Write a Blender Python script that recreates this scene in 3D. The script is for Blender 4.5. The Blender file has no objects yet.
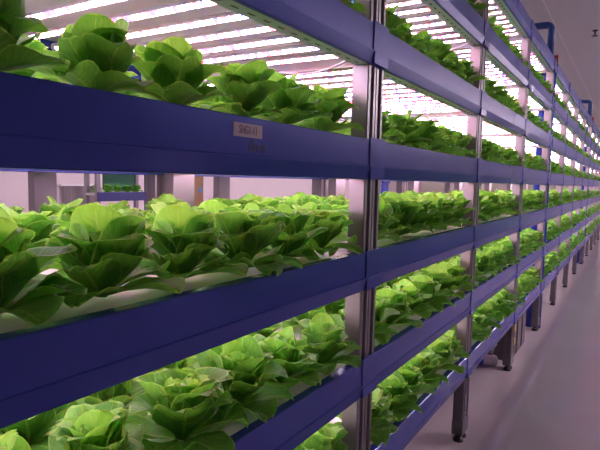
import bpy, bmesh, math, random
import numpy as np
from mathutils import Vector, Matrix

scene = bpy.context.scene
COL = scene.collection
R = math.radians
rnd = random.Random(11)

# ------------------------------------------------------------------ layout
EYE = 1.691                 # camera height
H = 0.42                    # spacing of the shelves
PITCH = 1.61874             # spacing of the posts along the rack
S1 = 1.98030                # far edge of the first post
PW, PD = 0.14, 0.065        # post width / depth
DEPTH = 1.04                # rack depth
FRONT = 0.0                 # y of the post fronts
CAM_Y = -0.85068
BH = 0.148                  # rail height
CEIL = 3.80
X0, X1, Y0, Y1 = -4.0, 21.6, -4.4, 7.6


def post_s(k):
    return S1 + PITCH * (k - 1)


def lev_z(l):
    return EYE + 0.00738 + (3 - l) * H


# ------------------------------------------------------------------ helpers
def tag(o, label=None, cat=None, group=None, kind=None):
    if label: o['label'] = label
    if cat: o['category'] = cat
    if group: o['group'] = group
    if kind: o['kind'] = kind
    return o


def empty(name, loc):
    o = bpy.data.objects.new(name, None)
    o.empty_display_size = 0.1
    COL.objects.link(o)
    o.location = loc
    return o


class MB:
    """collects shapes, links them as one mesh object"""
    def __init__(self):
        self.bm = bmesh.new()

    def box(self, a, b, bev=0.0, mi=0):
        x0, x1 = sorted((a[0], b[0])); y0, y1 = sorted((a[1], b[1])); z0, z1 = sorted((a[2], b[2]))
        vs = [self.bm.verts.new(p) for p in ((x0, y0, z0), (x1, y0, z0), (x1, y1, z0), (x0, y1, z0),
                                             (x0, y0, z1), (x1, y0, z1), (x1, y1, z1), (x0, y1, z1))]
        fs = [self.bm.faces.new([vs[i] for i in q]) for q in
              ((0, 3, 2, 1), (4, 5, 6, 7), (0, 1, 5, 4), (1, 2, 6, 5), (2, 3, 7, 6), (3, 0, 4, 7))]
        for f in fs: f.material_index = mi
        if bev > 0:
            es = list({e for f in fs for e in f.edges})
            r = bmesh.ops.bevel(self.bm, geom=es, offset=bev, segments=2, profile=0.5, affect='EDGES')
            for f in r['faces']: f.material_index = mi
        return self

    def prism(self, prof, axis, a, b, mi=0):
        """prof: list of 2D points; axis 'x' -> (y,z) profile, 'z' -> (x,y), 'y' -> (x,z)"""
        def pt(p, t):
            if axis == 'x': return (t, p[0], p[1])
            if axis == 'y': return (p[0], t, p[1])
            return (p[0], p[1], t)
        A = [self.bm.verts.new(pt(p, a)) for p in prof]
        B = [self.bm.verts.new(pt(p, b)) for p in prof]
        n = len(prof)
        fs = [self.bm.faces.new((A[i], A[(i + 1) % n], B[(i + 1) % n], B[i])) for i in range(n)]
        fs.append(self.bm.faces.new(A[::-1])); fs.append(self.bm.faces.new(B))
        for f in fs: f.material_index = mi
        return self

    def tube(self, pts, r, n=12, mi=0, caps=True, smooth=True):
        pts = [Vector(p) for p in pts]
        rs = r if isinstance(r, (list, tuple)) else [r] * len(pts)
        rings = []
        up = Vector((0, 0, 1))
        ref = None
        for i, p in enumerate(pts):
            if i == 0: t = pts[1] - p
            elif i == len(pts) - 1: t = p - pts[i - 1]
            else: t = (pts[i + 1] - p).normalized() + (p - pts[i - 1]).normalized()
            t.normalize()
            if ref is None:
                ref = t.orthogonal().normalized()
            u = (ref - t * ref.dot(t)).normalized()
            ref = u
            w = t.cross(u)
            rings.append([self.bm.verts.new(p + rs[i] * (math.cos(2 * math.pi * k / n) * u + math.sin(2 * math.pi * k / n) * w)) for k in range(n)])
        for a, b in zip(rings, rings[1:]):
            for k in range(n):
                f = self.bm.faces.new((a[k], a[(k + 1) % n], b[(k + 1) % n], b[k]))
                f.material_index = mi; f.smooth = smooth
        if caps:
            f = self.bm.faces.new(rings[0][::-1]); f.material_index = mi
            f = self.bm.faces.new(rings[-1]); f.material_index = mi
        return self

    def mesh(self, name, mats):
        bmesh.ops.recalc_face_normals(self.bm, faces=self.bm.faces[:])
        me = bpy.data.meshes.new(name)
        self.bm.to_mesh(me); self.bm.free()
        for m in (mats if isinstance(mats, (list, tuple)) else [mats]): me.materials.append(m)
        return me

    def build(self, name, mats, parent=None, loc=None):
        return place(name, self.mesh(name, mats), parent, loc)


def wpos(o):
    v = Vector(o.location)
    while o.parent is not None:
        o = o.parent; v += Vector(o.location)
    return v


def place(name, me, parent=None, loc=None):
    """mesh made in world coordinates (loc None) or about its own origin, put at world point loc"""
    o = bpy.data.objects.new(name, me)
    COL.objects.link(o)
    o.location = Vector(loc) if loc is not None else Vector((0, 0, 0))
    if parent is not None:
        o.parent = parent
        o.location = o.location - wpos(parent)
    return o


def text(name, body, size, mat, parent, loc, rot, width=None, depth=0.0004):
    cu = bpy.data.curves.new(name, 'FONT')
    cu.body = body; cu.size = size; cu.align_x = 'CENTER'; cu.align_y = 'CENTER'
    cu.extrude = depth
    cu.materials.append(mat)
    t = bpy.data.objects.new(name, cu); COL.objects.link(t)
    bpy.context.view_layer.update()
    me = bpy.data.meshes.new_from_object(t.evaluated_get(bpy.context.evaluated_depsgraph_get()))
    bpy.data.objects.remove(t); bpy.data.curves.remove(cu)
    o = bpy.data.objects.new(name, me); COL.objects.link(o)
    o.rotation_euler = rot
    o.location = Vector(loc)
    if width: o.scale = (width, 1, 1)
    if parent is not None:
        o.parent = parent
        o.location = Vector(loc) - wpos(parent)
    return o


# ------------------------------------------------------------------ materials
def new_mat(name):
    m = bpy.data.materials.new(name); m.use_nodes = True
    nt = m.node_tree
    return m, nt, nt.nodes['Principled BSDF']


def node(nt, kind, **kw):
    n = nt.nodes.new(kind)
    for k, v in kw.items():
        setattr(n, k, v)
    return n


def simple(name, col, rough=0.5, metal=0.0, noise=0.0, scale=20.0, bump=0.0, coat=0.0):
    m, nt, b = new_mat(name)
    b.inputs['Base Color'].default_value = (*col, 1)
    b.inputs['Roughness'].default_value = rough
    b.inputs['Metallic'].default_value = metal
    b.inputs['Coat Weight'].default_value = coat
    if noise or bump:
        tc = node(nt, 'ShaderNodeTexCoord')
        nz = node(nt, 'ShaderNodeTexNoise'); nz.inputs['Scale'].default_value = scale; nz.inputs['Detail'].default_value = 5
        nt.links.new(tc.outputs['Object'], nz.inputs['Vector'])
        if noise:
            mx = node(nt, 'ShaderNodeMix', data_type='RGBA')
            mx.inputs[6].default_value = (*[c * (1 - noise) for c in col], 1)
            mx.inputs[7].default_value = (*[min(1, c * (1 + noise)) for c in col], 1)
            nt.links.new(nz.outputs['Fac'], mx.inputs[0]); nt.links.new(mx.outputs[2], b.inputs['Base Color'])
        if bump:
            bp = node(nt, 'ShaderNodeBump'); bp.inputs['Strength'].default_value = bump; bp.inputs['Distance'].default_value = 0.01
            nt.links.new(nz.outputs['Fac'], bp.inputs['Height']); nt.links.new(bp.outputs['Normal'], b.inputs['Normal'])
    return m


def M(nt, op, a=None, b=None):
    n = node(nt, 'ShaderNodeMath', operation=op)
    for i, v in enumerate((a, b)):
        if v is None: continue
        if isinstance(v, (int, float)): n.inputs[i].default_value = v
        else: nt.links.new(v, n.inputs[i])
    return n.outputs[0]


BLUE = simple('blue_anodised_rail', (0.052, 0.078, 0.37), 0.19, 0.15, 0.06, 6, 0.03, 0.0)
BLUE.node_tree.nodes['Principled BSDF'].inputs['Specular IOR Level'].default_value = 0.16
SHADEBLUE = simple('shaded_blue_rail', (0.03, 0.035, 0.13), 0.4)  # same blue as the other rails, darkened to stand for weaker light
BLUE2 = simple('blue_plastic_pipe', (0.014, 0.052, 0.22), 0.35, 0, 0.1, 8)
TANK = simple('blue_tank_plastic', (0.02, 0.05, 0.42), 0.4, 0, 0.1, 8)
ALU = simple('brushed_aluminium', (0.27, 0.255, 0.27), 0.36, 0.55, 0.05, 30)
GROOVE = simple('grooved_aluminium_front', (0.20, 0.19, 0.22), 0.4, 0.5, 0.05, 30)
GALV = simple('galvanised_steel', (0.36, 0.37, 0.36), 0.45, 0.6, 0.12, 40)
BOARD = simple('white_foam_board', (0.78, 0.76, 0.78), 0.6, 0, 0.04, 30)
PAN = simple('tray_underside', (0.45, 0.445, 0.45), 0.5, 0.0, 0.08, 10, 0.1)
BLACK = simple('black_rubber', (0.012, 0.011, 0.012), 0.5)
LEGSHADE = simple('shaded_leg_grey', (0.15, 0.14, 0.155), 0.42, 0.2, 0.1, 30)  # post metal darkened: shade below the lowest shelf put into the colour
RED = simple('red_valve', (0.5, 0.02, 0.03), 0.4)
WHITEP = simple('white_plastic', (0.7, 0.68, 0.7), 0.4)
GREYBOX = simple('grey_box_paint', (0.10, 0.09, 0.10), 0.5)
YELLOW = simple('yellow_sticker', (0.75, 0.55, 0.03), 0.5)
STICK = simple('sticker_paper', (0.50, 0.40, 0.47), 0.6)
INK = simple('grey_ink', (0.16, 0.12, 0.17), 0.6)
DINK = simple('dark_marker_ink', (0.022, 0.020, 0.06), 0.6)
PALEINK = simple('pale_print', (0.40, 0.37, 0.42), 0.5)
CARD = simple('cardboard', (0.42, 0.26, 0.13), 0.8, 0, 0.12, 12)
LBLUE = simple('light_blue_print', (0.10, 0.28, 0.55), 0.5)
CURT = simple('grey_curtain_cloth', (0.30, 0.27, 0.29), 0.8, 0, 0.05, 30)
WALLM = simple('pinkish_white_panel', (0.62, 0.55, 0.57), 0.55, 0, 0.03, 3)
FARW = simple('khaki_end_wall', (0.42, 0.40, 0.34), 0.6, 0, 0.04, 3)
STEEL = simple('sprinkler_metal', (0.06, 0.05, 0.05), 0.4, 0.6)
CABLE = simple('grey_cable', (0.45, 0.42, 0.45), 0.5)


def perforated():
    m, nt, b = new_mat('perforated_galvanised_lip')
    tc = node(nt, 'ShaderNodeTexCoord'); sp = node(nt, 'ShaderNodeSeparateXYZ')
    nt.links.new(tc.outputs['Object'], sp.inputs[0])
    fx = M(nt, 'FRACT', M(nt, 'MULTIPLY', sp.outputs[0], 1 / 0.07))
    sx = M(nt, 'LESS_THAN', M(nt, 'ABSOLUTE', M(nt, 'SUBTRACT', fx, 0.5)), 0.22)
    sy = M(nt, 'LESS_THAN', M(nt, 'ABSOLUTE', M(nt, 'SUBTRACT', sp.outputs[1], 0.030)), 0.0045)
    k = M(nt, 'MULTIPLY', sx, sy)
    mx = node(nt, 'ShaderNodeMix', data_type='RGBA')
    mx.inputs[6].default_value = (0.46, 0.55, 0.68, 1); mx.inputs[7].default_value = (0.02, 0.02, 0.025, 1)
    nt.links.new(k, mx.inputs[0]); nt.links.new(mx.outputs[2], b.inputs['Base Color'])
    b.inputs['Metallic'].default_value = 0.1; b.inputs['Roughness'].default_value = 0.45
    return m


PERF = perforated()
TUBE_E = 11.0
TBACK = simple('lamp_back', (0.6, 0.58, 0.6), 0.4, 0.3)


def led_mat():
    """light of an LED grow tube: white diodes with red and blue ones between them"""
    m = bpy.data.materials.new('led_grow_light'); m.use_nodes = True
    nt = m.node_tree; nt.nodes.clear()
    out = node(nt, 'ShaderNodeOutputMaterial'); em = node(nt, 'ShaderNodeEmission')
    nt.links.new(em.outputs[0], out.inputs[0])
    tc = node(nt, 'ShaderNodeTexCoord'); sp = node(nt, 'ShaderNodeSeparateXYZ')
    nt.links.new(tc.outputs['Object'], sp.inputs[0])
    oi = node(nt, 'ShaderNodeObjectInfo')
    cell = node(nt, 'ShaderNodeCombineXYZ')
    nt.links.new(M(nt, 'FLOOR', M(nt, 'MULTIPLY', sp.outputs[1], 1 / 0.009)), cell.inputs[0])
    nt.links.new(M(nt, 'FLOOR', M(nt, 'MULTIPLY', sp.outputs[0], 12.0)), cell.inputs[1])
    nt.links.new(M(nt, 'MULTIPLY', oi.outputs['Random'], 91.0), cell.inputs[2])
    wn = node(nt, 'ShaderNodeTexWhiteNoise', noise_dimensions='3D'); nt.links.new(cell.outputs[0], wn.inputs['Vector'])
    f = wn.outputs['Value']
    rp = node(nt, 'ShaderNodeValToRGB'); cr = rp.color_ramp; cr.interpolation = 'CONSTANT'
    cr.elements[0].position = 0; cr.elements[0].color = (1.0, 0.86, 0.95, 1)
    cr.elements[1].position = 0.36; cr.elements[1].color = (1.0, 0.05, 0.11, 1)
    e = cr.elements.new(0.64); e.color = (1.0, 0.86, 0.98, 1)
    e = cr.elements.new(0.88); e.color = (0.05, 0.04, 1.0, 1)
    nt.links.new(f, rp.inputs[0]); nt.links.new(rp.outputs[0], em.inputs[0])
    em.inputs[1].default_value = TUBE_E
    return m


LED = led_mat()


def leaf_mat(name, dark, light, trans):
    m, nt, b = new_mat(name)
    uv = node(nt, 'ShaderNodeUVMap'); uv.uv_map = 'UVMap'
    sp = node(nt, 'ShaderNodeSeparateXYZ'); nt.links.new(uv.outputs[0], sp.inputs[0])
    au = M(nt, 'ABSOLUTE', M(nt, 'SUBTRACT', sp.outputs[0], 0.5))          # 0..0.5
    v = sp.outputs[1]
    tc = node(nt, 'ShaderNodeTexCoord')
    nz = node(nt, 'ShaderNodeTexNoise'); nz.inputs['Scale'].default_value = 26; nz.inputs['Detail'].default_value = 4
    nt.links.new(tc.outputs['Object'], nz.inputs['Vector'])
    # side veins leave the midrib and climb outward
    ph = M(nt, 'ADD', M(nt, 'SUBTRACT', M(nt, 'MULTIPLY', v, 9.0), M(nt, 'MULTIPLY', au, 7.0)), M(nt, 'MULTIPLY', nz.outputs['Fac'], 1.2))
    fr = M(nt, 'ABSOLUTE', M(nt, 'SUBTRACT', M(nt, 'FRACT', ph), 0.5))
    side = M(nt, 'LESS_THAN', fr, 0.055)
    mid = M(nt, 'LESS_THAN', au, M(nt, 'SUBTRACT', 0.055, M(nt, 'MULTIPLY', v, 0.05)))
    vein = M(nt, 'MINIMUM', M(nt, 'ADD', M(nt, 'MULTIPLY', side, 0.16), M(nt, 'MULTIPLY', mid, 0.38)), 1.0)
    oi = node(nt, 'ShaderNodeObjectInfo')
    mx = node(nt, 'ShaderNodeMix', data_type='RGBA')
    mx.inputs[6].default_value = (*dark, 1); mx.inputs[7].default_value = (*light, 1)
    fac = M(nt, 'ADD', M(nt, 'MULTIPLY', nz.outputs['Fac'], 0.7), M(nt, 'MULTIPLY', M(nt, 'SUBTRACT', oi.outputs['Random'], 0.5), 0.35))
    nt.links.new(M(nt, 'MAXIMUM', M(nt, 'MINIMUM', fac, 1.0), 0.0), mx.inputs[0])
    mv = node(nt, 'ShaderNodeMix', data_type='RGBA')
    nt.links.new(vein, mv.inputs[0]); nt.links.new(mx.outputs[2], mv.inputs[6])
    mv.inputs[7].default_value = (0.42, 0.62, 0.16, 1)
    rim = M(nt, 'MAXIMUM', M(nt, 'GREATER_THAN', au, 0.475), M(nt, 'GREATER_THAN', v, 0.975))
    mr = node(nt, 'ShaderNodeMix', data_type='RGBA')
    nt.links.new(M(nt, 'MULTIPLY', rim, 0.45), mr.inputs[0]); nt.links.new(mv.outputs[2], mr.inputs[6]); mr.inputs[7].default_value = (0.42, 0.66, 0.14, 1)
    col = mr.outputs[2]
    bp = node(nt, 'ShaderNodeBump'); bp.inputs['Strength'].default_value = 0.35; bp.inputs['Distance'].default_value = 0.004
    nz2 = node(nt, 'ShaderNodeTexNoise'); nz2.inputs['Scale'].default_value = 75; nz2.inputs['Detail'].default_value = 3
    nt.links.new(tc.outputs['Object'], nz2.inputs['Vector'])
    hgt = M(nt, 'ADD', M(nt, 'SUBTRACT', M(nt, 'MULTIPLY', fr, 1.2), M(nt, 'MULTIPLY', mid, 0.5)), M(nt, 'MULTIPLY', nz2.outputs['Fac'], 1.3))
    nt.links.new(hgt, bp.inputs['Height'])
    nt.links.new(col, b.inputs['Base Color'])
    b.inputs['Roughness'].default_value = 0.45
    b.inputs['Specular IOR Level'].default_value = 0.30
    nt.links.new(bp.outputs[0], b.inputs['Normal'])
    tr = node(nt, 'ShaderNodeBsdfTranslucent')
    tm = node(nt, 'ShaderNodeMix', data_type='RGBA', blend_type='MULTIPLY'); tm.inputs[0].default_value = 1
    nt.links.new(col, tm.inputs[6]); tm.inputs[7].default_value = (1.45, 1.5, 0.8, 1)
    nt.links.new(tm.outputs[2], tr.inputs[0]); nt.links.new(bp.outputs[0], tr.inputs['Normal'])
    ms = node(nt, 'ShaderNodeMixShader'); ms.inputs[0].default_value = trans
    out = nt.nodes['Material Output']
    nt.links.new(b.outputs[0], ms.inputs[1]); nt.links.new(tr.outputs[0], ms.inputs[2]); nt.links.new(ms.outputs[0], out.inputs[0])
    return m


LEAF = leaf_mat('lettuce_outer_leaf', (0.075, 0.270, 0.036), (0.225, 0.510, 0.085), 0.46)
HEART = leaf_mat('lettuce_heart_leaf', (0.190, 0.470, 0.065), (0.340, 0.660, 0.160), 0.42)


def floor_mat():
    m, nt, b = new_mat('polished_epoxy_floor')
    tc = node(nt, 'ShaderNodeTexCoord')
    n1 = node(nt, 'ShaderNodeTexNoise'); n1.inputs['Scale'].default_value = 1.3; n1.inputs['Detail'].default_value = 6
    n2 = node(nt, 'ShaderNodeTexNoise'); n2.inputs['Scale'].default_value = 9; n2.inputs['Detail'].default_value = 3
    for n in (n1, n2): nt.links.new(tc.outputs['Object'], n.inputs['Vector'])
    mx = node(nt, 'ShaderNodeMix', data_type='RGBA')
    mx.inputs[6].default_value = (0.60, 0.55, 0.57, 1); mx.inputs[7].default_value = (0.70, 0.65, 0.67, 1)
    nt.links.new(n1.outputs['Fac'], mx.inputs[0]); nt.links.new(mx.outputs[2], b.inputs['Base Color'])
    rr = node(nt, 'ShaderNodeMapRange'); rr.inputs[3].default_value = 0.05; rr.inputs[4].default_value = 0.13
    nt.links.new(n1.outputs['Fac'], rr.inputs[0]); nt.links.new(rr.outputs[0], b.inputs['Roughness'])
    bp = node(nt, 'ShaderNodeBump'); bp.inputs['Strength'].default_value = 0.05; bp.inputs['Distance'].default_value = 0.01
    nt.links.new(n2.outputs['Fac'], bp.inputs['Height']); nt.links.new(bp.outputs[0], b.inputs['Normal'])
    return m


def ceil_mat():
    m, nt, b = new_mat('ceiling_panels')
    tc = node(nt, 'ShaderNodeTexCoord'); sp = node(nt, 'ShaderNodeSeparateXYZ')
    nt.links.new(tc.outputs['Object'], sp.inputs[0])
    lines = []
    for o_, per, off in ((sp.outputs[1], 1.15, CEIL_SEAM), (sp.outputs[0], 4.6, 9.8)):
        f = M(nt, 'FRACT', M(nt, 'ADD', M(nt, 'MULTIPLY', M(nt, 'SUBTRACT', o_, off), 1 / per), 0.5))
        lines.append(M(nt, 'LESS_THAN', M(nt, 'ABSOLUTE', M(nt, 'SUBTRACT', f, 0.5)), 0.008 / per))
    k = M(nt, 'MAXIMUM', lines[0], M(nt, 'MULTIPLY', lines[1], 0.5))
    mx = node(nt, 'ShaderNodeMix', data_type='RGBA')
    mx.inputs[6].default_value = (0.64, 0.61, 0.63, 1); mx.inputs[7].default_value = (0.85, 0.82, 0.84, 1)
    nt.links.new(k, mx.inputs[0]); nt.links.new(mx.outputs[2], b.inputs['Base Color'])
    b.inputs['Roughness'].default_value = 0.35
    return m


CEIL_SEAM = 0.17

# ------------------------------------------------------------------ the room
def structure(name, a, b, mat):
    o = MB().box(a, b).build(name, mat)
    return tag(o, kind='structure')


structure('floor', (X0, Y0, -0.1), (X1, Y1, 0), floor_mat())
structure('ceiling', (X0, Y0, CEIL), (X1, Y1, CEIL + 0.1), ceil_mat())
structure('wall_back', (X0, Y1, 0), (X1, Y1 + 0.1, CEIL), WALLM)
structure('wall_aisle', (X0, Y0 - 0.1, 0), (X1, Y0, CEIL), simple('grey_aisle_wall', (0.16, 0.155, 0.17), 0.6, 0, 0.04, 3))
structure('wall_far', (X1, Y0, 0), (X1 + 0.1, Y1, CEIL), FARW)
structure('wall_near', (X0 - 0.1, Y0, 0), (X0, Y1, CEIL), WALLM)

# ------------------------------------------------------------------ the racks
Y_TUBE0, Y_TUBE1 = 0.058, 0.972


def tube_mesh(name='led_tube'):
    mb = MB()
    L = Y_TUBE1 - Y_TUBE0
    mb.tube([(0, 0.022, 0), (0, L - 0.022, 0)], 0.013, 12, 0)
    mb.bm.normal_update()
    for f in mb.bm.faces:
        c = f.calc_center_median()
        if c.z > -0.002: f.material_index = 2      # aluminium back of the lamp
    for a, b in ((0, 0.022), (L - 0.022, L)):
        mb.tube([(0, a, 0), (0, b, 0)], 0.0142, 10, 1)
    return mb.mesh(name, [LED, WHITEP, TBACK])


TUBE = tube_mesh()
NT = 11


def tube_s(k, i, start):
    a = start; b = post_s(k + 1) - PW
    return a + (b - a) * (i + 0.5) / NT


def beam_profile(y0, sg, z):
    p = [(0.022, BH), (-0.009, BH), (-0.012, BH - 0.003), (-0.012, 0.052), (-0.0165, 0.0495), (-0.0165, 0.046), (-0.008, 0.003), (-0.005, 0.0),
         (0.004, 0.0), (0.004, 0.004), (-0.004, 0.005), (-0.009, 0.050), (-0.008, 0.054), (-0.008, BH - 0.006), (0.022, BH - 0.004)]
    return [(y0 + sg * q[0], z + q[1]) for q in p]


def post_prof(s, y0, sg, back=False):
    """double C extrusion: two rounded shoulders with grooves in the front face"""
    w, d, g = PW, PD, 0.011
    pts = []
    n = 2
    cw = w / n
    pts.append((0, d)); pts.append((0, 0.004)); 
    for i in range(n):
        a = i * cw
        pts += [(a + 0.004, 0), (a + 0.020, 0), (a + 0.021, g), (a + cw - 0.021, g), (a + cw - 0.020, 0), (a + cw - 0.004, 0)]
        if i < n - 1: pts += [(a + cw - 0.002, 0.006), (a + cw + 0.002, 0.006)]
    pts += [(w, 0.004), (w, d)]
    if back: return [(s - w + p[0], y0 + sg * (DEPTH - p[1])) for p in pts]
    return [(s - w + p[0], y0 + sg * p[1]) for p in pts]


def make_rack(name, label, posts, bays, y0=0.0, sg=1, tube_parts=None, tubes='all', trays=True, levels=range(7),
              post_list_loc=None, first_start=None, group=None, text_legs=()):
    loc = (post_s(posts[0]) - PW / 2, y0, 0)
    root = empty(name, loc)
    tag(root, label, 'rack', group)
    top = lev_z(list(levels)[0]) + BH - 0.004
    # posts with feet
    for k in posts:
        for back in (False, True):
            s = post_s(k)
            pr = post_prof(s, y0, sg, back)
            po = MB().prism(pr, 'z', lev_z(6) + 0.004, top).build('post', ALU, root)
            MB().prism(pr, 'z', 0.135, lev_z(6) + 0.003).build('leg', LEGSHADE, po)
            yy = (y0 + sg * 0.0, y0 + sg * PD) if not back else (y0 + sg * (DEPTH - PD), y0 + sg * DEPTH)
            lo, hi = min(yy), max(yy)
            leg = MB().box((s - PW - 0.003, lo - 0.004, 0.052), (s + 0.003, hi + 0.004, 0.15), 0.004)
            leg.build('leg_sleeve', LEGSHADE, po)
            for q in (0.28, 0.78):
                fx, fy = s - PW + PW * q, (lo + hi) / 2
                MB().tube([(fx, fy, 0.0), (fx, fy, 0.014), (fx, fy, 0.026), (fx, fy, 0.03)], [0.034, 0.034, 0.026, 0.010], 16) \
                    .tube([(fx, fy, 0.03), (fx, fy, 0.053)], 0.010, 8).build('foot', BLACK, po)
            if not back and k in text_legs:
                text('leg_lettering', 'PZ-VMB', 0.05, PALEINK, po, (s - PW / 2 - 0.012, y0 - sg * 0.0006, 0.235), (R(90), R(-90), 0))
    # rails, trays and cross bars
    for l in levels:
        z = lev_z(l)
        for k in bays:
            a = post_s(k) - PW / 2; b = post_s(k + 1) - PW / 2
            if first_start and k == bays[0]: a = first_start
            if k == bays[-1]: b = post_s(k + 1) + 0.004
            fb = MB().prism(beam_profile(y0, sg, z), 'x', a, b).build('front_rail', BLUE, root)
            # perforated lip of the rail: an origin of its own keeps its slots in place
            MB().box((0, 0.003, 0), (b - a, 0.056, 0.003)).build('perforated_lip', PERF, fb, (a, y0 if sg > 0 else y0 - 0.059, z))
            MB().prism(beam_profile(y0 + sg * DEPTH, -sg, z), 'x', a, b).build('back_rail', BLUE, root)
            ia = post_s(k) + 0.004 if not (first_start and k == bays[0]) else first_start
            ib = post_s(k + 1) - PW - 0.004
            if trays:
                t = MB().box((ia, y0 + sg * 0.048, z + 0.055), (ib, y0 + sg * (DEPTH - 0.048), z + 0.128), 0.003)
                t.build('growing_tray', PAN, root)
                if l > list(levels)[0]:
                    MB().box((ia, y0 + sg * 0.0225, z + 0.1285), (ib, y0 + sg * (DEPTH - 0.0225), z + 0.141), 0.002).build('planting_board', BOARD, root)
        for k in posts:
            s = post_s(k)
            ends = (k == posts[-1])
            MB().box((s - PW * 0.5 - 0.068, y0 - sg * 0.0165, z + 0.047), (s - PW * 0.5 + 0.068 + (0.004 if ends else 0), y0 - sg * 0.0135, z + BH + 0.006), 0.001) \
                .box((s - PW * 0.5 - 0.064, y0 - sg * 0.0185, z + 0.001), (s - PW * 0.5 + 0.066, y0 - sg * 0.0085, z + 0.047), 0.002) \
                .build('splice_plate', BLUE, root)
            MB().box((s - PW * 0.5 - 0.022, y0 + sg * PD, z + 0.004), (s - PW * 0.5 + 0.022, y0 + sg * (DEPTH - PD), z + 0.05), 0.002).build('cross_bar', GALV, root)
    # LED tubes under every shelf but the lowest
    rest = []
    for l in list(levels)[:-1]:
        for k in bays:
            st = first_start if (first_start and k == bays[0]) else post_s(k)
            for i in range(NT):
                p = (tube_s(k, i, st), y0 + (Y_TUBE0 if sg > 0 else -Y_TUBE1), lev_z(l) + 0.030)
                if tube_parts and (l, k) in tube_parts:
                    place('led_tube', TUBE, root, p)
                else:
                    rest.append(p)
    if tubes == 'all' and rest:
        v0 = np.array([v.co[:] for v in TUBE.vertices]); polys = [tuple(p.vertices) for p in TUBE.polygons]
        mi = [p.material_index for p in TUBE.polygons]
        V, F, MI = [], [], []
        base = Vector(rest[0])
        for p in rest:
            o = len(V)
            off = np.array(p) - np.array(base)
            V += (v0 + off).tolist()
            F += [tuple(o + q for q in f) for f in polys]; MI += mi
        me = bpy.data.meshes.new('led_tube_rows'); me.from_pydata(V, [], F)
        me.materials.append(LED); me.materials.append(WHITEP); me.materials.append(TBACK)
        me.polygons.foreach_set('material_index', MI)
        me.polygons.foreach_set('use_smooth', [True] * len(F))
        tag(place('led_tube_rows', me, root, base), kind='stuff')
    return root


GAP4 = post_s(4) + 0.115
GAP8 = post_s(8) + 0.115
A_T = {(l, k) for l in (1, 2) for k in (0, 1, 2, 3)} | {(0, 2)}
B_T = {(l, k) for l in (0, 1, 2) for k in (4, 5, 6)}
C_T = {(l, k) for l in (0, 1, 2) for k in (8, 9)}
rackA = make_rack('grow_rack', 'blue-railed tiered grow rack with silver posts, closest one, ending at the tall elbow pipe',
                  [-1, 0, 1, 2, 3, 4], [-1, 0, 1, 2, 3], tube_parts=A_T, text_legs=(2, 3, 4), group='grow racks in line along the aisle')
rackB = make_rack('grow_rack', 'blue-railed tiered grow rack in the middle of the line, between the two elbow pipes',
                  [5, 6, 7, 8], [4, 5, 6, 7], tube_parts=B_T, first_start=GAP4, text_legs=(5, 6), group='grow racks in line along the aisle')
rackC = make_rack('grow_rack', 'blue-railed tiered grow rack at the far end of the line, past the second elbow pipe',
                  [9, 10, 11, 12], [8, 9, 10, 11], tube_parts=C_T, first_start=GAP8, group='grow racks in line along the aisle')
rackBack = make_rack('grow_rack', 'second grow rack standing back to back behind the closest one, only its posts showing',
                     [0, 1, 2, 3, 4, 5], [0, 1, 2, 3, 4], y0=DEPTH + 0.05, tubes='none', trays=False)
OPP_Y = -2.05
rackOpp = make_rack('grow_rack', 'grow rack across the aisle facing the long line of racks',
                    list(range(2, 12)), list(range(2, 11)), y0=OPP_Y, sg=-1, levels=range(3, 7))

# writing on the rail of the third shelf, and the drooping lamp cable
lbl_z = lev_z(3)
rails = [o for o in rackA.children if o.name.startswith('front_rail')]
fr0 = [o for o in rails if abs(sum(v.co[2] for v in o.data.vertices) / len(o.data.vertices) + 0 - lbl_z - 0.06) < 0.1
       and min(v.co[0] for v in o.data.vertices) < 0.5 < max(v.co[0] for v in o.data.vertices)][0]
yy = -0.0125
sx0, sx1 = 1.045, 1.165
MB().box((sx0, yy - 0.0006, lbl_z + 0.096), (sx1, yy, lbl_z + 0.130)).build('label_sticker', STICK, fr0)
text('sticker_lettering', 'SHG1-11', 0.030, INK, fr0, ((sx0 + sx1) / 2, yy - 0.0012, lbl_z + 0.113), (R(90), 0, 0), 0.68)
text('marker_lettering', 'dn-n', 0.045, DINK, fr0, (sx1 - 0.022, yy - 0.0006, lbl_z + 0.075), (R(90), 0, 0), 0.9)
for l, kk, d in ((2, 0, 0.02), (1, 1, 0.02), (2, 1, 0.018)):
    s = post_s(kk + 1) - PW - 0.035
    pts = [(s + 0.02 * math.sin(t * 7), 0.07 + 0.90 * t, lev_z(l) + 0.012 - 0.02 * abs(math.sin(t * 9.42)) - d * math.sin(t * math.pi)) for t in [i / 18 for i in range(19)]]
    MB().tube(pts, 0.0045, 6).build('power_cable', CABLE, rackA)

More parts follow.
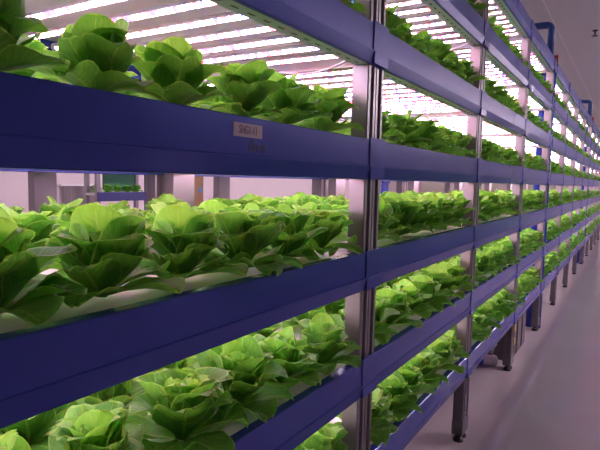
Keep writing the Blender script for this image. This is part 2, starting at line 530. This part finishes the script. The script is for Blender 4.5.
# ------------------------------------------------------------------ lettuce
def leaf_grid(nu, nv, L, W, th0, th1, r0, z0, cup, wave, ph, curl, twist):
    """a spoon shaped leaf; returns vertices, quads, uvs; grows along +x, up is +z"""
    V = []; UV = []
    x, z = r0, z0
    pts = []
    n = 24
    for i in range(n + 1):
        t = i / n
        th = th0 + (th1 - th0) * t ** 1.3
        pts.append((x, z, th))
        x += math.cos(th) * L / n; z += math.sin(th) * L / n
    for j in range(nv):
        v = math.sin(0.5 * math.pi * j / (nv - 1)) ** 1.15
        fi = v * n; i = min(int(fi), n - 1); f = fi - i
        px = pts[i][0] * (1 - f) + pts[i + 1][0] * f
        pz = pts[i][1] * (1 - f) + pts[i + 1][1] * f
        th = pts[i][2] * (1 - f) + pts[i + 1][2] * f
        sm = min(1, v / 0.50); sm = sm * sm * (3 - 2 * sm)
        w = W * (0.20 + 0.80 * sm)
        if v > 0.48:
            q = (v - 0.48) / 0.52
            w *= max(0.0, 1 - q ** 2.1 * 0.975) ** 0.5
        for k in range(nu):
            u = -1 + 2 * k / (nu - 1)
            au = abs(u)
            off = cup * w * (au ** 1.8) - 0.25 * cup * w
            off += wave * math.sin(ph + 9 * v + 3.0 * u) * (au ** 2) * (0.3 + v)
            off += wave * 0.5 * math.sin(ph * 2.1 + 5 * v - 5.0 * u) * v * (1 - 0.6 * v)
            off -= curl * (max(0, v - 0.6) / 0.4) ** 2 * (1 + 0.7 * au * au)
            y = u * w * (1 - 0.10 * cup * au) + twist * v * v * L
            # normal of the leaf that points inwards / up
            nx, nz_ = -math.sin(th), math.cos(th)
            V.append((px + nx * off, y, pz + nz_ * off)); UV.append((k / (nu - 1), v))
    F = [(j * nu + k, j * nu + k + 1, (j + 1) * nu + k + 1, (j + 1) * nu + k) for j in range(nv - 1) for k in range(nu - 1)]
    return V, F, UV


def lettuce_leaves(seed, detail):
    """lists (outer, heart) of leaves turned into place"""
    r = random.Random(seed)
    nu, nv = {2: (9, 12), 1: (5, 6)}[detail]
    rings = [  # count, length, half width, th0, th1, r0, z0, cup, wave, curl
        (6, 0.150, 0.062, 30, -14, 0.010, 0.012, 0.30, 0.009, 0.006, 0),
        (5, 0.156, 0.068, 58, 36, 0.010, 0.014, 0.38, 0.009, 0.010, 0),
        (6, 0.166, 0.070, 74, 64, 0.010, 0.016, 0.46, 0.009, 0.016, 0),
        (5, 0.160, 0.062, 80, 82, 0.008, 0.018, 0.54, 0.009, 0.016, 1),
        (5, 0.138, 0.050, 82, 98, 0.006, 0.020, 0.66, 0.008, 0.010, 1),
        (4, 0.108, 0.040, 82, 114, 0.003, 0.022, 0.80, 0.006, 0.003, 1),
    ]
    if detail == 1:
        rings = [(4,) + rings[0][1:], (5,) + rings[1][1:], (5,) + rings[2][1:], (4,) + rings[3][1:]]
    out = ([], [])
    a0 = r.uniform(0, 6.28)
    for ri, (c, L, W, t0, t1, r0, z0, cup, wave, curl, heart) in enumerate(rings):
        a0 += 0.6 + r.uniform(-0.2, 0.2)
        for i in range(c):
            a = a0 + 2 * math.pi * i / c + r.uniform(-0.22, 0.22)
            s = r.uniform(0.84, 1.12)
            V, F, UV = leaf_grid(nu, nv, L * s, W * s * r.uniform(0.88, 1.1), R(t0 + r.uniform(-9, 9)), R(t1 + r.uniform(-14, 14)), r0, z0 + r.uniform(-0.003, 0.003),
                                 cup * r.uniform(0.7, 1.25), wave * r.uniform(0.5, 1.5), r.uniform(0, 6.28), curl * r.uniform(0.2, 1.8), r.uniform(-0.12, 0.12))
            ca, sa = math.cos(a), math.sin(a)
            V = [(x * ca - y * sa, x * sa + y * ca, z if z > 0.02 else 0.004 + 0.016 * math.exp((z - 0.02) / 0.016)) for x, y, z in V]
            out[heart].append((V, F, UV))
    return out


def leaves_to_arrays(leaves):
    V, F, U = [], [], []
    for v, f, uv in leaves:
        o = len(V); V += v
        F += [tuple(o + q for q in t) for t in f]
        U += [uv[q] for t in f for q in t]
    return np.array(V, np.float32), np.array(F, np.int32), np.array(U, np.float32)


def mesh_arrays(name, V, F, U, mats, mi=None):
    me = bpy.data.meshes.new(name)
    me.vertices.add(len(V)); me.vertices.foreach_set('co', V.astype(np.float32).ravel())
    me.loops.add(F.size); me.loops.foreach_set('vertex_index', F.ravel())
    me.polygons.add(len(F)); me.polygons.foreach_set('loop_start', np.arange(0, F.size, 4, dtype=np.int32))
    me.polygons.foreach_set('loop_total', np.full(len(F), 4, np.int32))
    uvl = me.uv_layers.new(name='UVMap'); uvl.data.foreach_set('uv', U.astype(np.float32).ravel())
    for m in mats: me.materials.append(m)
    if mi is not None: me.polygons.foreach_set('material_index', mi.astype(np.int32))
    me.polygons.foreach_set('use_smooth', np.ones(len(F), bool))
    me.update(calc_edges=True); me.validate()
    return me


NVAR = 7
VAR = []
LOD = []
for i in range(NVAR):
    o_, h_ = lettuce_leaves(100 + i, 2)
    VAR.append((mesh_arrays('lettuce', *leaves_to_arrays(o_), [LEAF]), mesh_arrays('lettuce_heart', *leaves_to_arrays(h_), [HEART])))
    o_, h_ = lettuce_leaves(100 + i, 1)
    a, b = leaves_to_arrays(o_), leaves_to_arrays(h_)
    LOD.append((np.vstack((a[0], b[0])), np.vstack((a[1], b[1] + len(a[0]))), np.vstack((a[2], b[2])), np.concatenate((np.zeros(len(a[1])), np.ones(len(b[1]))))))

NI, NR = 6, 4
ROWY = (0.094, 0.380, 0.642, 0.905)


def plant_xyz(l, k, i, r):
    st = {4: GAP4, 8: GAP8}.get(k, post_s(k))
    en = post_s(k + 1) - PW
    q = random.Random(l * 7919 + k * 104729 + i * 1299 + r * 31)
    x = st + 0.02 + (en - st - 0.04) * (i + 0.5) / NI + q.uniform(-0.016, 0.016)
    y = ROWY[r] + q.uniform(-0.014, 0.014)
    return x, y, lev_z(l) + 0.1455, q.uniform(0, 6.283), q.uniform(0.92, 1.10) * (0.80 if l < 3 else 0.86 if l < 4 else 1.0) * (0.92 if r else 1.03), q.randrange(NVAR)


KEYS = [(l, k, i, r) for l in range(1, 7) for k in range(-1, 12) for i in range(NI) for r in range(NR)]
PICKED = [
    68, 72, 76, 80, 84, 88, 92, 96, 100, 104, 108, 112, 116, 128, 132, 136, 140, 144, 156, 164, 172, 176, 184, 356, 360, 364, 368, 372, 376, 380, 384,
    388, 392, 396, 400, 404, 408, 412, 416, 420, 424, 428, 432, 436, 440, 444, 448, 452, 456, 460, 464, 468, 472, 484, 492, 500, 520, 648, 652, 653,
    656, 657, 658, 660, 661, 662, 664, 665, 668, 669, 672, 676, 677, 680, 684, 688, 692, 696, 700, 704, 708, 712, 716, 720, 724, 728, 732, 736, 740,
    744, 748, 752, 756, 760, 764, 768, 776, 784, 788, 796, 804, 812, 832, 960, 964, 965, 968, 969, 970, 971, 972, 973, 974, 975, 976, 977, 978, 979,
    980, 981, 982, 983, 984, 985, 986, 987, 988, 989, 990, 991, 992, 993, 994, 995, 996, 998, 999, 1000, 1003, 1004, 1005, 1007, 1008, 1012, 1013,
    1014, 1016, 1019, 1020, 1022, 1024, 1027, 1028, 1031, 1032, 1034, 1036, 1039, 1040, 1044, 1045, 1048, 1049, 1051, 1052, 1056, 1060, 1064, 1066,
    1067, 1068, 1070, 1072, 1076, 1080, 1088, 1092, 1096, 1104, 1108, 1116, 1120, 1124, 1128, 1140, 1148, 1164, 1168, 1272, 1276, 1277, 1280, 1281,
    1284, 1285, 1288, 1289, 1292, 1293, 1296, 1297, 1300, 1301, 1304, 1308, 1309, 1312, 1313, 1316, 1317, 1320, 1321, 1324, 1325, 1328, 1332, 1333,
    1336, 1340, 1341, 1344, 1345, 1348, 1352, 1353, 1356, 1360, 1364, 1368, 1372, 1376, 1380, 1384, 1388, 1392, 1396, 1400, 1404, 1408, 1416, 1420,
    1424, 1428, 1432, 1436, 1440, 1448, 1452, 1456, 1460, 1464, 1476, 1496, 1604, 1608, 1612, 1616, 1620, 1624, 1628, 1632, 1636, 1640, 1644, 1648,
    1652, 1656, 1660, 1664, 1668, 1672, 1676, 1680, 1684, 1688, 1692, 1696, 1700, 1704, 1708, 1712, 1716, 1720, 1724, 1728, 1732, 1736, 1744, 1748,
    1756, 1760, 1764, 1768, 1772, 1784, 1792, 1796, 1800, 1816, 1836]  # @PICK@


picked = ([KEYS[q] for q in PICKED] if PICKED else [q for q in KEYS if q[1] in (0, 1, 2) and q[3] < 2][:300])
ORD = ['first', 'second', 'third', 'fourth', 'fifth', 'sixth']
SHELF = {1: 'top shelf', 2: 'second shelf down', 3: 'third shelf down', 4: 'fourth shelf down', 5: 'fifth shelf down', 6: 'bottom shelf'}
POSTN = {1: 'first', 2: 'second', 3: 'third', 4: 'fourth', 5: 'fifth', 6: 'sixth', 7: 'seventh', 8: 'eighth', 9: 'ninth', 10: 'tenth', 11: 'eleventh'}
ROWN = ['front row', 'second row in', 'third row in', 'back row']
for (l, k, i, r) in picked:
    x, y, z, a, sc, v = plant_xyz(l, k, i, r)
    o = place('lettuce', VAR[v][0], None, (x, y, z))
    o.rotation_euler = (0, 0, a); o.scale = (sc, sc, sc)
    bay = 'before the first post' if k == 0 else 'past the %s post' % POSTN.get(k, 'first')
    tag(o, 'green lettuce, %s, bay %s, %s, %s plant along' % (SHELF[l], bay, ROWN[r], ORD[i]), 'lettuce', 'lettuces growing on the racks')
    h = bpy.data.objects.new('heart_leaves', VAR[v][1]); COL.objects.link(h)
    h.parent = o
ps = set(picked)
restk = [q for q in KEYS if q not in ps]
oppk = [(l, k, i, r) for l in range(4, 7) for k in range(2, 11) for i in range(NI) for r in range(2)]
Vs, Fs, Us, Ms = [], [], [], []
off = 0
for keys, opp in ((restk, 0), (oppk, 1)):
    for q in keys:
        x, y, z, a, sc, v = plant_xyz(*q)
        if opp: y = OPP_Y - y
        V, F, U, m = LOD[v]
        ca, sa = math.cos(a) * sc, math.sin(a) * sc
        Vs.append(np.stack((V[:, 0] * ca - V[:, 1] * sa + x, V[:, 0] * sa + V[:, 1] * ca + y, V[:, 2] * sc + z), 1))
        Fs.append(F + off); off += len(V); Us.append(U); Ms.append(m)
if Vs:
    me = mesh_arrays('lettuce_rows', np.vstack(Vs), np.vstack(Fs), np.vstack(Us), [LEAF, HEART], np.concatenate(Ms))
    o = place('lettuce_rows', me)
    tag(o, 'rows of green lettuce filling the rest of the rack shelves', 'lettuce', None, 'stuff')

# ------------------------------------------------------------------ pipes
def elbow_pipe(s, label):
    r = 0.040
    y, zt = 0.068, EYE + 1.835
    root = empty('elbow_pipe', (s, y, 0)); tag(root, label, 'pipe', 'blue water pipes over the racks')
    pts = [(s, 0.62, zt)] + [(s, 0.42, zt), (s, y + 0.055, zt)]
    for t in range(1, 7):
        a = t / 6 * math.pi / 2
        pts.append((s, y + 0.055 - 0.055 * math.sin(a), zt - 0.055 + 0.055 * math.cos(a)))
    zb = lev_z(0) + BH + 0.06
    pts.append((s, y, zb))
    MB().tube(pts, r, 20).build('pipe_run', BLUE2, root)
    MB().tube([(s, 0.30, zt), (s, 0.335, zt)], r + 0.008, 20).tube([(s, 0.345, zt), (s, 0.36, zt)], r + 0.014, 20).build('union_nut', BLACK, root)
    # valve at the top of the rack, then the thin drop in the gap between the racks
    MB().tube([(s, y, zb), (s, y, zb - 0.10)], [r + 0.006, r + 0.006], 20).build('valve_body', BLUE2, root)
    MB().box((s + 0.030, y - 0.085, zb - 0.075), (s + 0.046, y - 0.005, zb + 0.02), 0.004).build('valve_handle', RED, root)
    MB().tube([(s, y - 0.06, zb - 0.10), (s, y - 0.06, 0.0)], 0.018, 16).build('drain_pipe', TANK, root)
    MB().tube([(s, y + 0.0, zb - 0.10), (s, y + 0.02, zb - 0.15), (s, y + 0.05, zb - 0.22), (s, y + 0.05, 0.0)], [0.030, 0.04, 0.044, 0.044], 18).build('down_pipe', TANK, root)
    return root


elbow_pipe(post_s(4) + 0.062, 'blue elbow pipe with red valve dropping past the fourth post of the racks')
elbow_pipe(post_s(8) + 0.062, 'blue elbow pipe further down the aisle, dropping past the eighth post')

# riser and tanks in the space behind the racks
def at(px, py, dist_y):
    """point at depth y seen along a pixel of the photograph"""
    X = (px - 300) / FPX; Yv = -(py - 225) / FPX
    d = FW + RT * X + UP * Yv
    t = (dist_y - CAM_Y) / d.y
    return Vector((0, CAM_Y, EYE)) + d * t


FPX = 540.617
yaw, pit, rol = R(31.54129), R(4.78774), R(1.36325)
FW = Vector((math.cos(yaw) * math.cos(pit), math.sin(yaw) * math.cos(pit), -math.sin(pit)))
rt = Vector((math.sin(yaw), -math.cos(yaw), 0)); up = rt.cross(FW)
RT = math.cos(rol) * rt + math.sin(rol) * up
UP = -math.sin(rol) * rt + math.cos(rol) * up

def tank(x, y, w, d, h, label):
    root = empty('water_tank', (x, y, 0)); tag(root, label, 'tank', 'blue tanks behind the racks')
    MB().box((x - w / 2, y - d / 2, 0), (x + w / 2, y + d / 2, h - 0.05), 0.03).build('tank_body', TANK, root)
    MB().box((x - w / 2 - 0.015, y - d / 2 - 0.015, h - 0.049), (x + w / 2 + 0.015, y + d / 2 + 0.015, h), 0.012).build('lid', TANK, root)
    MB().tube([(x, y, h), (x, y, h + 0.035), (x, y, h + 0.036), (x, y, h + 0.05)], [0.09, 0.09, 0.05, 0.05], 16).build('filler_cap', RED, root)
    return root


p = at(532, 190, 2.0); tank(p.x, p.y + 0.25, 0.75, 0.5, p.z, 'blue water tank with red cap behind the third and fourth posts')
p = at(384, 181, 3.6); tank(p.x, p.y + 0.2, 0.35, 0.5, p.z, 'narrow blue tank just past the first post, in the room behind')

# ------------------------------------------------------------------ room behind
# pleated curtain on the back wall
a = at(62, 186, Y1 - 0.05); b = at(95, 186, Y1 - 0.05)
zt = (a.z + b.z) / 2
mb = MB(); n = 60
pr = []
for i in range(n + 1):
    pr.append((a.x + (b.x - a.x) * i / n, Y1 - 0.07 + 0.03 * math.sin(i * 1.25)))
pr2 = [(q[0], q[1] + 0.006) for q in pr[::-1]]
mb.prism(pr + pr2, 'z', 0.05, zt)
root = empty('curtain', ((a.x + b.x) / 2, Y1 - 0.07, 0)); tag(root, 'grey pleated curtain hung low on the pinkish back wall', 'curtain')
mb.build('cloth', CURT, root)
MB().box((a.x - 0.06, Y1 - 0.115, zt), (b.x + 0.06, Y1 - 0.001, zt + 0.04), 0.005).build('curtain_rail', WHITEP, root)

# low seedling rack across the room
p0 = at(97, 196, 6.0); p1 = at(149, 196, 6.0)
root = empty('seedling_rack', ((p0.x + p1.x) / 2, 6.0, 0)); tag(root, 'low blue-railed seedling rack standing in front of the back wall', 'rack')
ztop = at(122, 192, 6.0).z
x0, x1 = p0.x, p1.x
for x in (x0 + 0.03, x1 - 0.03):
    for y in (6.0, 6.25):
        MB().box((x - 0.035, y, 0), (x + 0.035, y + 0.05, ztop + 0.62), 0.004).build('post', ALU, root)
for z in (ztop - 0.45, ztop, ztop + 0.55):
    MB().box((x0, 5.985, z - 0.14), (x1, 6.0, z), 0.003).build('front_rail', SHADEBLUE, root)
    MB().box((x0, 6.0, z - 0.05), (x1, 6.30, z - 0.02)).build('shelf', PAN, root)
MB().box((x0 + 0.32, 6.27, ztop + 0.02), (x1 - 0.07, 6.28, ztop + 0.4)).build('back_panel', simple('green_back_panel', (0.05, 0.22, 0.12), 0.6), root)
for j in range(5):
    v = j % NVAR
    o = place('lettuce', VAR[v][0], None, (x0 + 0.12 + (x1 - x0 - 0.24) * j / 4, 6.16, ztop - 0.019))
    o.rotation_euler = (0, 0, j * 1.3); o.scale = (0.72, 0.72, 0.72)
    tag(o, 'small dark lettuce on the low seedling rack, %s from the curtain side' % ORD[j], 'lettuce', 'lettuces on the seedling rack')
    h = bpy.data.objects.new('heart_leaves', VAR[v][1]); COL.objects.link(h); h.parent = o

# cardboard carton with a blue oval print, on a stand
pc = at(199, 187, 4.6)
root = empty('cardboard_carton', (pc.x, pc.y + 0.1, 0.0)); tag(root, 'tall tan cardboard carton with a light blue oval mark, behind the racks', 'carton')
MB().box((pc.x - 0.16, pc.y, 0), (pc.x + 0.10, pc.y + 0.3, EYE + 0.16), 0.006).build('carton_body', CARD, root)
po = at(200, 190, 4.597)
ov = MB(); prf = []
for i in range(24):
    t = 2 * math.pi * i / 24
    ax, az = 0.052 * math.cos(t), 0.025 * math.sin(t)
    c_, s_ = math.cos(0.8), math.sin(0.8)
    prf.append((po.x + ax * c_ - az * s_, po.z + ax * s_ + az * c_))
ov.prism(prf, 'y', 4.592, 4.5995).build('oval_mark', LBLUE, root)

# ------------------------------------------------------------------ under the racks
def on_floor(px, py):
    X = (px - 300) / FPX; Yv = -(py - 225) / FPX
    d = FW + RT * X + UP * Yv
    t = -EYE / d.z
    return Vector((0, CAM_Y, EYE)) + d * t


# pump with a hose
pp = on_floor(486, 367)
px_, py_ = pp.x + 0.02, pp.y + 0.03
root = empty('water_pump', (px_, py_, 0)); tag(root, 'white and blue water pump lying on the floor under the racks', 'pump')
dx, dy = 0.52, -0.85


def pq(t, z, side=0.0): return (px_ + dx * t - dy * side, py_ + dy * t + dx * side, z)


MB().tube([pq(-0.02, 0.055), pq(0.0, 0.055), pq(0.10, 0.055), pq(0.12, 0.055), pq(0.125, 0.055)], [0.03, 0.050, 0.052, 0.042, 0.02], 18).build('pump_body', WHITEP, root)
MB().tube([pq(-0.13, 0.055), pq(-0.12, 0.055), pq(-0.02, 0.055)], [0.03, 0.048, 0.048], 16).build('motor', TANK, root)
MB().tube([pq(0.07, 0.10), pq(0.08, 0.13, 0.01), pq(0.10, 0.17, 0.03), pq(0.12, 0.20, 0.05)], [0.013, 0.013, 0.013, 0.020], 12).build('outlet_hose', CABLE, root)
# black crate behind the third leg
xc = post_s(3) - 0.6
root = empty('nutrient_box', (xc, 0.5, 0)); tag(root, 'big black nutrient box under the racks beside the third post', 'box')
MB().box((xc - 0.1, 0.28, 0), (xc + 0.42, 0.80, 0.36), 0.012).build('box_body', BLACK, root)
MB().box((xc - 0.115, 0.265, 0.361), (xc + 0.435, 0.815, 0.385), 0.006).build('lid', GREYBOX, root)
# grey control boxes with yellow stickers past the third post
for j in range(3):
    xb = post_s(3) + 0.16 + j * 0.27
    root = empty('control_box', (xb, 0.12, 0))
    tag(root, 'tall grey control box under the racks, %s past the third post' % ORD[j], 'box', 'grey control boxes under the racks')
    MB().box((xb, 0.05, 0), (xb + 0.22, 0.28, 0.40), 0.008).build('cabinet', GREYBOX, root)
    MB().box((xb + 0.01, 0.044, 0.015), (xb + 0.21, 0.0495, 0.385), 0.002).build('door', GREYBOX, root)
    if j == 0:
        for zz_ in (0.14, 0.27):
            MB().box((xb + 0.08, 0.0425, zz_), (xb + 0.15, 0.0438, zz_ + 0.07)).build('warning_sticker', YELLOW, root)

# ------------------------------------------------------------------ ceiling sprinklers and added fill lamps
def sprinkler(x, y, label):
    root = empty('sprinkler', (x, y, CEIL)); tag(root, label, 'sprinkler', 'ceiling sprinklers')
    MB().tube([(x, y, CEIL), (x, y, CEIL - 0.012), (x, y, CEIL - 0.02)], [0.035, 0.035, 0.012], 16).build('rosette', STEEL, root)
    MB().tube([(x, y, CEIL - 0.019), (x, y, CEIL - 0.075)], 0.011, 10).build('stem', STEEL, root)
    MB().tube([(x, y, CEIL - 0.074), (x, y, CEIL - 0.08)], 0.04, 14).build('deflector', STEEL, root)


def on_ceil(px, py):
    X = (px - 300) / FPX; Yv = -(py - 225) / FPX
    d = FW + RT * X + UP * Yv
    t = (CEIL - 0.05 - EYE) / d.z
    return Vector((0, CAM_Y, EYE)) + d * t


q = on_ceil(595, 34); sprinkler(q.x, q.y, 'dark sprinkler head hanging from the ceiling panels near the top edge')
q = on_ceil(597, 129.5); sprinkler(min(q.x, X1 - 0.6), q.y, 'distant sprinkler head on the ceiling at the far end of the aisle')

LAMP = bpy.data.materials.new('fill_lamp_glow'); LAMP.use_nodes = True
_nt = LAMP.node_tree; _nt.nodes.clear()
_o = node(_nt, 'ShaderNodeOutputMaterial'); _e = node(_nt, 'ShaderNodeEmission'); _nt.links.new(_e.outputs[0], _o.inputs[0])
_e.inputs[0].default_value = (1.0, 0.80, 0.90, 1); _e.inputs[1].default_value = 105.0


def fill_lamp(x, y, label, grp):  # added lamp out of view
    z = CEIL - 0.42
    root = empty('fill_lamp', (x, y, CEIL)); tag(root, label, 'lamp', grp)
    MB().box((x - 0.62, y - 0.035, z), (x + 0.62, y + 0.035, z + 0.03), 0.004).build('housing', WHITEP, root)
    for k in (-0.045, 0.045):
        MB().tube([(x - 0.60, y + k, z - 0.01), (x + 0.60, y + k, z - 0.01)], 0.014, 10).build('lamp_tube', LAMP, root)
    for k in (-0.5, 0.5):
        MB().tube([(x + k, y, z + 0.029), (x + k, y, CEIL)], 0.003, 6).build('hanging_wire', STEEL, root)


for i in range(7):
    fill_lamp(0.5 + 3.0 * i, 4.4, 'added unseen fill lamp over the room behind the racks', 'added fill lamps behind the racks')
    fill_lamp(6.0 + 2.2 * i, -3.7, 'added unseen fill lamp over the far side of the aisle', 'added fill lamps over the aisle')

# ------------------------------------------------------------------ camera and view
cam = bpy.data.cameras.new('camera'); co = bpy.data.objects.new('camera', cam); COL.objects.link(co)
cam.sensor_fit = 'HORIZONTAL'; cam.sensor_width = 36; cam.lens = 36 * FPX / 600
cam.clip_start = 0.02; cam.clip_end = 100
mw = Matrix((RT, UP, -FW)).transposed().to_4x4(); mw.translation = (0, CAM_Y, EYE)
co.matrix_world = mw
scene.camera = co
w = bpy.data.worlds.new('world'); scene.world = w; w.use_nodes = True
w.node_tree.nodes['Background'].inputs[0].default_value = (0.9, 0.8, 0.9, 1)
w.node_tree.nodes['Background'].inputs[1].default_value = 0.05
scene.view_settings.view_transform = 'Standard'
scene.view_settings.look = 'None'
scene.view_settings.gamma = 1
scene.view_settings.use_curve_mapping = False
scene.view_settings.exposure = 0.80
